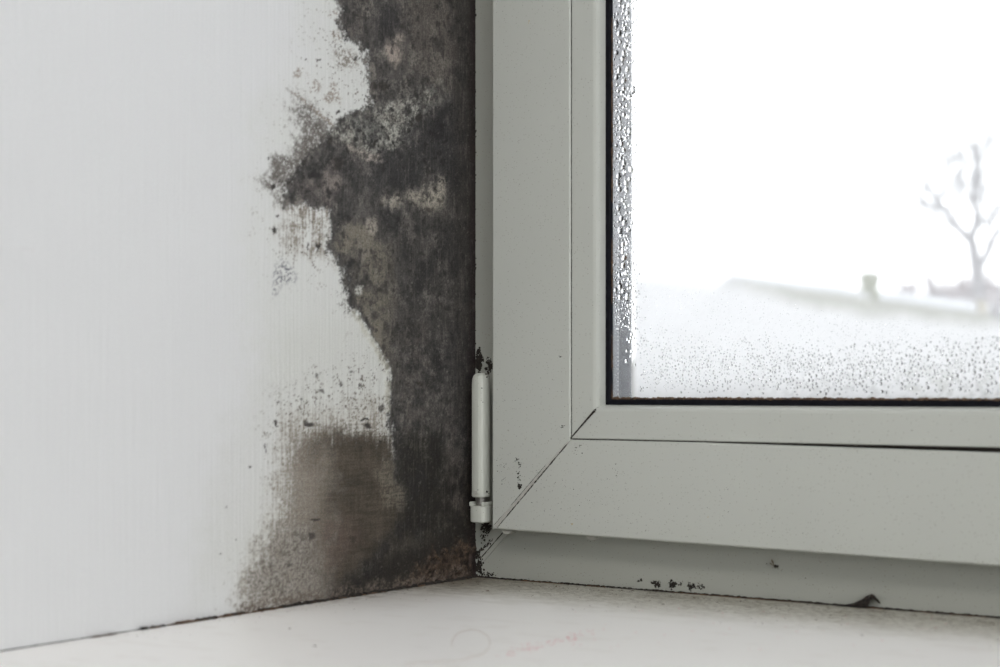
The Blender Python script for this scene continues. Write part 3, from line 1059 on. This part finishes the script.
# heavy growth round the hinge and in the corner
cluster(479, 361, 1.6, 5, 110, 0, .5, 1.3)
cluster(489, 366, 1.6, 3, 40, 0, .3, 1.0)
cluster(489, 360, 1.4, 2, 14, 0, .2, .4)
cluster(486, 526, 2.2, 3.0, 46, 0, .25, .7)
cluster(484, 537, 1.5, 3, 24, 0, .2, .6)
for t in np.linspace(0, 1, 26):
    cluster(477 + 15 * t, 554 - 14 * t, .8, .8, 2, 0, .25, .75 - .3 * t)
cluster(476, 553, 2, 1.5, 26, 0, .4, .9)
cluster(478, 566, 2.2, 6, 90, 0, .4, 1.0)
cluster(487, 528, 2.2, 2.5, 40, 0, .4, .9)
cluster(488, 575, 4, 1.5, 30, 0, .2, .6)
for v in np.arange(-60, 365, 3.0):
    if random.random() < .55:
        cluster(474.5, v, .7, 1.5, 2, 0, .3, .8)
for v in np.arange(525, 575, 2.0):
    cluster(473.5, v, .8, 1.2, 2, 0, .3, .9)
tag(ms.build('mould_spots', M['grime'], win), 'black mould spots on the white plastic', kind='stuff')
# small yellow-brown marks
ym = MB()
for (uu, vv, rr) in ((529, 21, .35), (528.6, 23, .3), (708, 517, .35), (572, 524, .4)):
    p = hit(uu, vv, 1, YS)
    blob(ym, (p[0], YS - .00002, p[2]), VX, VZ, OUTW, rr * mm, .0002)
tag(ym.build('yellow_stains', plain('yellow_mark', (.45, .32, .10), .8), win), 'tiny yellowish marks', kind='stuff')
# drips of old sealant hanging under the sash edge
for (uu, wpx) in ((507, 10), (592, 12)):
    p = hit(uu, 530 + (uu - 495) * .075, 1, -.0125)
    mb = MB()
    n = 8
    vv_ = []
    for k in range(n + 1):
        t = k / n
        dz = -.0016 * math.sin(math.pi * t) ** .7
        x = p[0] - .0035 + .007 * t
        vv_ += [(x, -.0125, SZ0 + .0004), (x, -.0130, SZ0 + dz), (x, -.0100, SZ0 + dz), (x, -.0100, SZ0 + .0004)]
    ff = []
    for k in range(n):
        for j in range(4):
            ff.append((k * 4 + j, k * 4 + (j + 1) % 4, k * 4 + 4 + (j + 1) % 4, k * 4 + 4 + j))
    ff += [(3, 2, 1, 0), tuple(n * 4 + j for j in range(4))]
    mb.add(vv_, ff).build('sealant_drip', M['weld'], win)

# ---- hinge: cover sleeve with domed top, dark pin, bearing cap below
hg = empty('hinge', (0, 0, 0))
hg.parent = win
HYc = -.012                                                    # centre of the hinge knuckle
pl, pr = hit(471.5, 440, 1, HYc), hit(490.5, 440, 1, HYc)
hx = (pl[0] + pr[0]) / 2
hx = float(hx)
hr = .0046


def knuckle(name, z0, z1, r, mat, dome=0.0, parent=hg, flat=.8, depth=.0052):
    """rounded bar with a flat front facet, like the plastic cover of a window hinge"""
    n = 20
    mb = MB()
    st_ = [(z0, .93), (z0 + .0008, 1.0)]
    if dome:
        st_ += [(z1 - dome, 1.0), (z1 - dome * .55, .96), (z1 - dome * .25, .84), (z1 - dome * .08, .62), (z1, .3)]
    else:
        st_ += [(z1 - .0008, 1.0), (z1, .93)]
    v = []
    for z, s_ in st_:
        for k in range(n):
            t = 2 * math.pi * k / n
            cx, cy = math.cos(t), math.sin(t)
            m_ = (abs(cx) ** 3.2 + abs(cy) ** 3.2) ** (-1 / 3.2)
            v.append((hx + r * s_ * cx * m_, HYc + depth * (s_ if dome else 1) * cy * m_, z))
    f = []
    for a in range(len(st_) - 1):
        for k in range(n):
            j = (k + 1) % n
            f.append((a * n + k, a * n + j, (a + 1) * n + j, (a + 1) * n + k))
    f.append(tuple(range(n))[::-1])
    f.append(tuple((len(st_) - 1) * n + k for k in range(n)))
    mb.add(v, f)
    return mb.build(name, mat, parent, smooth=False, bevel=.0006)


zt = lambda py: float(hit(481, py, 1, HYc)[2])
o = knuckle('hinge_cover', zt(497), zt(373), hr, M['pvc_hinge'], dome=.007)
o['label'] = 'white plastic hinge cover'
rib = MB().box((hx - hr * .20, HYc - .0058, zt(493)), (hx + hr * .55, HYc - .0048, zt(376)))
rib.build('cover_facet', M['pvc_hinge'], hg, bevel=.0005)
MB().box((hx - hr * .30, HYc - .0060, zt(493.5)), (hx + hr * .35, HYc - .0050, zt(490.5))).build('cover_clip', M['weld'], hg, bevel=.0003)
pb_ = MB().tube((hx, HYc, zt(512)), (hx, HYc, zt(490)), hr * .62, hr * .62, 16)
pin = pb_.build('hinge_pin', M['steel'], hg)
pin['label'] = 'dull metal hinge pin in the gap'
o = knuckle('bearing_cap', zt(522), zt(505.5), hr * 1.25, M['pvc_hinge'])
for dx in (-1.1, .78):
    MB().box((hx + dx * hr, HYc - .0052, zt(506)), (hx + (dx + .32) * hr, HYc + .0052, zt(501.5))).build('cap_lug', M['pvc_hinge'], hg, bevel=.0007)
MB().box((hx - .0035, HYc, zt(521)), (hx + .0035, .0, zt(507))).build('frame_bracket', M['pvc_frame_shaded'], hg, bevel=.0005)
hm = MB()
for (uu, vv, rr) in ((482, 388, .35), (483, 402, .3), (486.7, 491.8, .75), (489, 493.6, .5), (478, 490, .35), (487, 377, .5), (488.5, 373, .9), (486, 374, .6)):
    p = hit(uu, vv, 1, HYc - .0058)
    blob(hm, (p[0], HYc - .00582, p[2]), VX, VZ, OUTW, rr * mm, .0004)
tag(hm.build('hinge_dirt', M['grime'], hg), 'black dirt specks on the hinge', kind='stuff')

# ------------------------------------------------------------------ dirt along the sill seams
ss = MB()
ragged(ss, [(.0, -.0005, .0001), (.75, -.0005, .0001)], VZ, .0012, .8, seed=31)
ragged(ss, [(.02, -.0012, .0001), (.32, -.0010, .0001)], VZ, .0007, .95, seed=32, drop=.45)
ragged(ss, [(.0008, .0, .0001), (.0008, -.16, .0001)], VZ, .0017, .95, seed=33)
ragged(ss, [(.0010, -.13, .0001), (.0010, -.262, .0001)], VZ, .0014, .95, seed=34, drop=.38)
ragged(ss, [(.0004, -.25, .0001), (.0004, -.42, .0001)], VZ, .00040, .8, seed=35)
tag(ss.build('seam_dirt', M['grime'], sill), 'black crack of dirt along the sill edges', kind='stuff')
bs = MB()
ragged(bs, [(.0, -.0018, .0001), (.5, -.0018, .0001)], VZ, .0006, .9, seed=36, drop=.5)
ragged(bs, [(.0018, -.01, .0001), (.0018, -.29, .0001)], VZ, .0008, .9, seed=37, drop=.45)
tag(bs.build('seam_rust', M['rust'], sill), 'brown deposit along the sill edges', kind='stuff')

# raised flakes of the seam on the wall side
fl = MB()
for k in range(70):
    y = random.choice((random.uniform(-.255, -.19), random.uniform(-.19, -.02)))
    s_ = random.uniform(.3, 1.0) * mm
    blob(fl, (abs(random.gauss(0, .0016)) + .0003, y, 0), VX, VY, VZ, s_, s_ * random.uniform(.4, .9))
# long lifted flake
for (u0, u1, r_) in ((152, 182, 1.5), (196, 232, 1.5), (236, 262, 1.1)):
    p0, p1 = hit(u0, 655 - u0 * .178, 2, 0), hit(u1, 655 - u1 * .178, 2, 0)
    ragged(fl, [(.0016, p0[1], .0002), (.0010, p1[1], .0002)], VZ, r_ * mm, .7, seed=int(u0), rf=lambda t: math.sin(math.pi * min(max(t, .02), .98)) ** .6)
tag(fl.build('paint_flakes', M['rust'], sill), 'lifted brown paint flakes beside the wall', kind='stuff')

# crumbs scattered on the sill
cr = MB()
for k in range(900):
    d = random.expovariate(1 / .022)
    x = random.uniform(.005, .62)
    s_ = random.uniform(.08, .38) * mm
    blob(cr, (x, -.001 - min(d, .09), 0.0002), VX * random.uniform(1, 2.2), VY, VZ, s_, s_ * .5, 6)
for k in range(160):
    d = random.expovariate(1 / .012)
    s_ = random.uniform(.08, .3) * mm
    blob(cr, (.002 + d, random.uniform(-.28, -.01), 0.0002), VX, VY, VZ, s_, s_ * .5, 6)
for uu, vv, rr in ((488, 593, .7), (694, 601, .6), (789, 605, .4), (853, 585, .3), (290, 634, .5), (315, 653, .5), (717, 606, .4), (663, 608, .5)):
    p = hit(uu, vv, 2, 0)
    blob(cr, (p[0], p[1], .0002), VX * 1.5, VY, VZ, rr * mm, rr * mm * .6)
tag(cr.build('crumbs', M['rust'], sill), 'dark crumbs of dirt strewn on the sill', kind='stuff')
pk = MB()
for k in range(70):
    t = random.random()
    p = hit(500 + 100 * t + random.gauss(0, 4), 664 - 28 * t + random.gauss(0, 2), 2, 0)
    blob(pk, (p[0], p[1], .0002), VX, VY, VZ, random.uniform(.3, .7) * mm, .0001, 6)
for k in range(50):
    p = hit(random.uniform(570, 1000), random.uniform(612, 660), 2, 0)
    blob(pk, (p[0], p[1], .0002), VX, VY, VZ, random.uniform(.2, .5) * mm, .0001, 6)
tag(pk.build('pink_specks', M['pink'], sill), 'faint pink specks scattered on the sill', kind='stuff')

# curled hair lying on the sill
pts = []
for k in range(41):
    t = k / 40
    if t < .35:
        s_ = t / .35
        uu, vv = 405 + 62 * s_, 663 - 3 * s_
    else:
        s_ = (t - .35) / .65
        a = -.9 + s_ * 4.9
        uu, vv = 470 + 21 * math.cos(a) + 0, 645 + 14 * -math.sin(a)
        uu, vv = 471 + 19 * math.cos(a - .6) * 1.0, 646 - 14 * math.sin(a - .6) * .95 - 3
    p = hit(uu, vv, 2, .0003 + .0032)
    p = hit(uu, vv, 2, .0002 + .008 * p[0] - .008 * p[1])
    pts.append(p)
hm_ = MB()
for a, b in zip(pts[:-1], pts[1:]):
    hm_.tube(a, b, .00009, .00009, 5)
tag(hm_.build('hair', M['hair']), 'thin curled hair lying loose on the white sill', 'hair')

# ------------------------------------------------------------------ dirt clump and dead insect
pc = hit(864, 606, 2, .0025)
px0 = float(pc[0])
cl = MB()
outl = [(-.0125, .0002, .0006), (-.008, .0008, .0014), (-.004, .0022, .0022), (0, .0048, .0026), (.003, .0072, .0026), (.0052, .0088, .0022), (.0066, .0082, .0018), (.0088, .0056, .0012), (.0098, .0040, .0006)]
rows = []
n = 9
for i, (dx, zc, hr_) in enumerate(outl):
    base = 0.0 if dx < .004 else zc - hr_ * 1.4
    for k in range(n):
        t = 2 * math.pi * k / n
        zz = (zc + base) / 2 + max(zc - base, hr_) / 2 * math.sin(t) * random.uniform(.75, 1.15)
        cl.v.append((dx + random.uniform(-.0004, .0004), -.0026 + hr_ * .9 * math.cos(t) * random.uniform(.7, 1.1), max(zz, .0001)))
for i in range(len(outl) - 1):
    for k in range(n):
        j = (k + 1) % n
        cl.f.append((i * n + k, i * n + j, (i + 1) * n + j, (i + 1) * n + k))
cl.f += [tuple(range(n))[::-1], tuple((len(outl) - 1) * n + k for k in range(n))]
root = empty('dirt_clump', (px0, 0, 0.0002 + .008 * px0))
root.scale = (1, 1, .85)
tag(root, 'dark brown clump of dirt curling up from the sill seam', 'dirt clump')
cl.build('clump_body', plain('clump_dirt', (.020, .015, .012), .95, noise=.7, nscale=700), root)
tl_ = MB()
ragged(tl_, [(-.024, -.002, .0), (-.010, -.002, .0)], VZ, .0010, .7, seed=51)
tl_.build('clump_tail', M['grime'], root)
ff_ = MB()
for k in range(7):
    x = random.uniform(.0, .007)
    z = .002 + x * .75
    ff_.tube((x, -.003, z), (x + random.uniform(-.002, .003), -.0045, z + random.uniform(.0005, .0022)), .00012, .00005, 4)
ff_.build('fibre', M['rust'], root)

pi_ = hit(775, 566, 1, 0)
fly = empty('dead_fly', (float(pi_[0]), 0, float(pi_[2])))
tag(fly, 'tiny dead fly stuck to the white window frame', 'insect')


def ellipsoid(c, rx, ry, rz, n=8, m=5):
    mb = MB()
    v = [(c[0], c[1], c[2] - rz)]
    for i in range(1, m):
        a = -math.pi / 2 + math.pi * i / m
        for k in range(n):
            t = 2 * math.pi * k / n
            v.append((c[0] + rx * math.cos(a) * math.cos(t), c[1] + ry * math.cos(a) * math.sin(t), c[2] + rz * math.sin(a)))
    v.append((c[0], c[1], c[2] + rz))
    f = [(0, 1 + (k + 1) % n, 1 + k) for k in range(n)]
    for i in range(m - 2):
        for k in range(n):
            j = (k + 1) % n
            f.append((1 + i * n + k, 1 + i * n + j, 1 + (i + 1) * n + j, 1 + (i + 1) * n + k))
    e_ = 1 + (m - 2) * n
    f += [(e_ + k, e_ + (k + 1) % n, len(v) - 1) for k in range(n)]
    return mb.add(v, f)


ellipsoid((.0006, -.0008, 0), .0011, .0008, .0008).build('body', M['fly'], fly, smooth=True)
ellipsoid((.0019, -.0008, .0001), .0006, .0006, .0006).build('head', M['fly'], fly, smooth=True)
for s_, dx, dz in ((1, -.0012, .0030), (-1, -.0020, .0012)):
    MB().add([(0, -.0010, 0), (dx - .0005, -.0012, dz), (dx, -.0012, dz + .0005), (dx + .0008, -.0011, dz * .8), (0, -.0009, 0), (dx - .0005, -.0011, dz), (dx, -.0011, dz + .0005), (dx + .0008, -.0010, dz * .8)],
             [(0, 1, 2, 3), (7, 6, 5, 4), (0, 4, 5, 1), (1, 5, 6, 2), (2, 6, 7, 3), (3, 7, 4, 0)]).build('wing', M['flywing'], fly)
for k in range(4):
    a = -1.2 + k * .5
    MB().tube((.0004 + k * .0004, -.0006, -.0004), (.0004 + k * .0009 - .0006, -.0001, -.0016), .00009, .00005, 4).build('leg', M['fly'], fly)

# ------------------------------------------------------------------ outdoors
GZ = -3.6
structure(MB().box((-140, 1.2, GZ - .2), (120, 260, GZ)).build('ground', M['snow']), 'snow covered ground outside')

# neighbouring house with mossy roof; ridge is level and recedes to the right
A0 = at_depth(732, 277, 36.0)
zr = A0[2]
dB = (zr - CAM[2]) * F / (HY - 313)
B0 = at_depth(1010, 313, dB)
house = empty('house', (0, 0, 0))
hc = (A0 + B0) / 2
house.location = (hc[0], hc[1], GZ)
rd = Vector((B0[0] - A0[0], B0[1] - A0[1], 0))
half = rd.length / 2 + .0
rd.normalize()
house.rotation_euler = (0, 0, math.atan2(rd.y, rd.x))
tag(house, 'low neighbouring house with mossy green roof and snow along its ridge', 'house')
RH = float(zr - GZ)                                            # ridge height
EH, HW = RH - 2.8, 4.2                                         # eaves height, half width
Lr = half + .0
LX = Lr + 6.0                                                  # the roof runs on beyond the frame on the right
# side of the house that faces the camera
side = -1
MB().box((-Lr + .3, -HW + .3, 0), (LX - .3, HW - .3, EH)).build('house_wall', M['render'], house)
for s_, g in ((-1, -Lr + .3), (1, LX - .3)):
    MB().add([(g, -HW + .3, EH), (g, HW - .3, EH), (g, 0, RH - .2), (g - s_ * .2, -HW + .3, EH), (g - s_ * .2, HW - .3, EH), (g - s_ * .2, 0, RH - .2)],
             [(0, 1, 2), (5, 4, 3), (0, 3, 4, 1), (1, 4, 5, 2), (2, 5, 3, 0)]).build('gable', M['render'], house)
for s_ in (-1, 1):
    MB().add([(-Lr, 0, RH), (LX, 0, RH), (LX, s_ * HW, EH - .1), (-Lr, s_ * HW, EH - .1), (-Lr, 0, RH - .12), (LX, 0, RH - .12), (LX, s_ * HW, EH - .22), (-Lr, s_ * HW, EH - .22)],
             [(0, 1, 2, 3), (7, 6, 5, 4), (0, 4, 5, 1), (1, 5, 6, 2), (2, 6, 7, 3), (3, 7, 4, 0)]).build('roof_slope', M['moss'], house)
def along(px):
    """place along the ridge (house x) seen at image column px, and its depth"""
    v = ray(px, HY)
    t_, s2 = np.linalg.solve(np.array([[v[0], -rd.x], [v[1], -rd.y]]), np.array([hc[0] - CAM[0], hc[1] - CAM[1]]))
    return float(s2), float(t_)


cx_, cdep = along(869.5)
# snow lying along the ridge, thicker to the right, melted away round the chimney
sn = MB()
N_ = 90
for k in range(N_ + 1):
    t = k / N_
    x = -Lr + (LX + Lr) * t
    th = (.10 + .12 * float(sstep(.05, .5, t))) * (.85 + .3 * random.random())
    th *= 1 - .85 * math.exp(-((x - cx_ + .5) / .9) ** 2)
    dn = .10 + .05 * random.random() + .12 * t
    sl = (RH - EH + .1) / HW
    sn.v += [(x, -dn, RH - dn * sl + .005), (x, -dn * .55, RH - dn * .55 * sl + th * .8), (x, 0, RH + th), (x, dn * 2, RH - 2 * dn * sl + th), (x, dn * 3, RH - dn * 3 * sl)]
for k in range(N_):
    for j in range(4):
        sn.f.append((k * 5 + j, (k + 1) * 5 + j, (k + 1) * 5 + j + 1, k * 5 + j + 1))
sn.f += [tuple(range(5)), tuple(N_ * 5 + j for j in range(5))[::-1]]
o = sn.build('roof_snow', M['old_snow'], house, smooth=True)
o['label'] = 'snow lying along the ridge'


cw = 6.5 / F * cdep / 1.02
chh = (296 - 275) / F * cdep
ch = MB()
chim = MB().box((cx_ - cw, -cw * 1.1, RH - .35), (cx_ + cw, cw * 1.1, RH + chh - .02)).build('chimney', M['mortar'], house)
chim['label'] = 'short mossy brick chimney on the ridge'
bh = .13
k = 0
z = RH - .02
while z < RH + chh - .02:
    for (xa, xb) in (((-1, .1), (.16, 1)) if k % 2 else ((-1, -.16), (-.1, 1))):
        MB().box((cx_ + xa * cw, -cw * 1.1 - .006, z), (cx_ + xb * cw, -cw * 1.1 + .02, z + bh - .02)).build('brick', M['moss_brick'], chim)
    z += bh
    k += 1
MB().box((cx_ - cw * 1.15, -cw * 1.3, RH + chh - .02), (cx_ + cw * 1.15, cw * 1.3, RH + chh + .02)).build('chimney_cap', M['moss_brick'], chim, bevel=.01)
# mortar flashing round the foot of the chimney
fa, fb = cw * 1.35, cw * 1.1
MB().add([(cx_ - fa, -fa, RH - .42), (cx_ + fa, -fa, RH - .42), (cx_ + fb, -fb, RH + .12), (cx_ - fb, -fb, RH + .12),
          (cx_ - fa, fa, RH - .42), (cx_ + fa, fa, RH - .42), (cx_ + fb, fb, RH + .12), (cx_ - fb, fb, RH + .12)],
         [(0, 1, 2, 3), (5, 4, 7, 6), (1, 5, 6, 2), (4, 0, 3, 7), (3, 2, 6, 7), (4, 5, 1, 0)]).build('flashing', M['mortar'], chim)
# broken vent by the far end of the ridge
vx, vdep = along(976)
vv0 = MB().box((vx - .30, -.28, RH - .35), (vx + .26, .22, RH + .24)).build('roof_vent', plain('vent_clay', (.22, .19, .12), .9, noise=.2, nscale=8), house, bevel=.02)
vx2, _ = along(985)
MB().tube((vx2, -.34, RH - .45), (vx2 + .1, -.34, RH + .10), .17, .15, 10).build('vent_pipe', M['bark'], house)


def branch(mb, p, d, length, r, depth, rg, spread=.55, up=.12):
    p, d = Vector(p), Vector(d).normalized()
    n = 3
    for k in range(n):
        q = p + d * (length / n)
        mb.tube(p, q, r * (1 - .25 * k / n), r * (1 - .25 * (k + 1) / n), 5 if r > .02 else 3)
        p = q
        d = (d + Vector((rg.gauss(0, .12), rg.gauss(0, .12), rg.gauss(0, .08) + up * .3))).normalized()
        if depth > 0 and k > 0:
            side_ = Vector((rg.gauss(0, 1), rg.gauss(0, 1), rg.gauss(.3, .5))).normalized()
            branch(mb, p, d + side_ * spread * 1.3, length * rg.uniform(.5, .75), r * .5, depth - 1, rg, spread, up)
    if depth > 0:
        for _ in range(2):
            side_ = Vector((rg.gauss(0, 1), rg.gauss(0, 1), rg.gauss(.2, .4))).normalized()
            branch(mb, p, d + side_ * spread, length * rg.uniform(.6, .85), r * .62, depth - 1, rg, spread, up)


def poly_limb(mb, pts, r0, r1):
    for i, (a, b) in enumerate(zip(pts[:-1], pts[1:])):
        n = len(pts) - 1
        mb.tube(a, b, r0 + (r1 - r0) * i / n, r0 + (r1 - r0) * (i + 1) / n, 7)


# the bare tree behind the roof end: forked trunk
TD = 66.0
rg = random.Random(5)
b0 = at_depth(984, 330, TD)
root = empty('bare_tree', (float(b0[0]), float(b0[1]), GZ))
tag(root, 'tall bare tree with a forked trunk behind the roof end', 'tree')


def rel(px, py, dd=0):
    q = at_depth(px, py, TD + dd)
    return Vector((q[0] - b0[0], q[1] - b0[1], q[2] - GZ))


tm = MB()
poly_limb(tm, [Vector((0, 0, 0)), rel(984, 330), rel(980, 300), rel(977, 270), rel(973, 244), rel(970, 238)], .38, .20)
tm.build('trunk', M['bark'], root)
lm = MB()
poly_limb(lm, [rel(972, 242), rel(962, 232, .2), rel(950, 218, .4), rel(940, 204, .6), rel(930, 190, .8), rel(922, 172, 1)], .20, .09)
for (px, py, dx, dz) in ((962, 232, -.6, .5), (950, 218, -.2, 1), (945, 211, -.8, .3), (940, 204, .1, 1), (934, 196, -.7, .6), (930, 190, -.3, 1), (955, 224, .3, 1)):
    branch(lm, rel(px, py, .4), (dx, rg.gauss(0, .4), dz), 1.1, .075, 3, rg, .6)
lm.build('limb', M['bark'], root)
lm = MB()
poly_limb(lm, [rel(970, 240), rel(976, 226, -.2), rel(978, 214, -.2), rel(974, 202, 0), rel(976, 186, 0), rel(979, 165, .2), rel(977, 140, .2)], .20, .09)
for (px, py, dx, dz) in ((976, 226, .7, .5), (978, 214, -.5, .8), (974, 202, -.6, .8), (976, 190, .5, .8), (976, 186, -.3, 1), (979, 165, .5, .9), (978, 155, -.5, .9)):
    branch(lm, rel(px, py), (dx, rg.gauss(0, .4), dz), 1.1, .075, 3, rg, .6)
lm.build('limb', M['bark'], root)
lm = MB()
poly_limb(lm, [rel(977, 272), rel(986, 256), rel(996, 236), rel(1008, 215), rel(1018, 190)], .18, .09)
for (px, py, dx, dz) in ((986, 256, .2, 1), (996, 236, -.5, .8), (1002, 226, .7, .6), (1008, 215, -.5, 1), (1012, 204, .3, 1)):
    branch(lm, rel(px, py), (dx, rg.gauss(0, .4), dz), 1.1, .075, 3, rg, .6)
lm.build('limb', M['bark'], root)

# twiggy trees far beyond the roof
FAR = [(806, 266, 112, 'faint bare tree far behind the roof, left of the chimney'),
       (842, 262, 96, 'faint bare tree far off, just left of the chimney'),
       (897, 264, 104, 'faint bare tree far off, just right of the chimney'),
       (920, 268, 120, 'faint low bare tree far off between chimney and forked tree'),
       (944, 256, 90, 'pinkish twiggy tree behind the roof, left of the forked tree'),
       (962, 260, 76, 'pinkish bush of twigs at the foot of the forked tree'),
       (998, 246, 84, 'pinkish twiggy tree at the right edge behind the forked tree')]
for i, (px, top, dep, lab) in enumerate(FAR):
    rg = random.Random(100 + i)
    q = at_depth(px, HY, dep)
    t = empty('far_tree', (float(q[0]), float(q[1]), GZ))
    tag(t, lab, 'tree', 'bare trees beyond the neighbouring roof')
    H = float((HY - top) / F * dep + CAM[2] - GZ)
    mb = MB()
    mb.tube((0, 0, 0), (0, 0, H * .75), .16, .08, 6)
    mb.build('trunk', M['twig'], t)
    mb = MB()
    for k in range(11 if dep > 80 else 7):
        z0 = H * rg.uniform(.40, .66)
        a = rg.uniform(0, 6.28)
        branch(mb, (0, 0, z0), (math.cos(a) * .4, math.sin(a) * .4, 1), H * .11, .15, 3, rg, .40, .2)
    mb.build('crown', M['twig'], t)
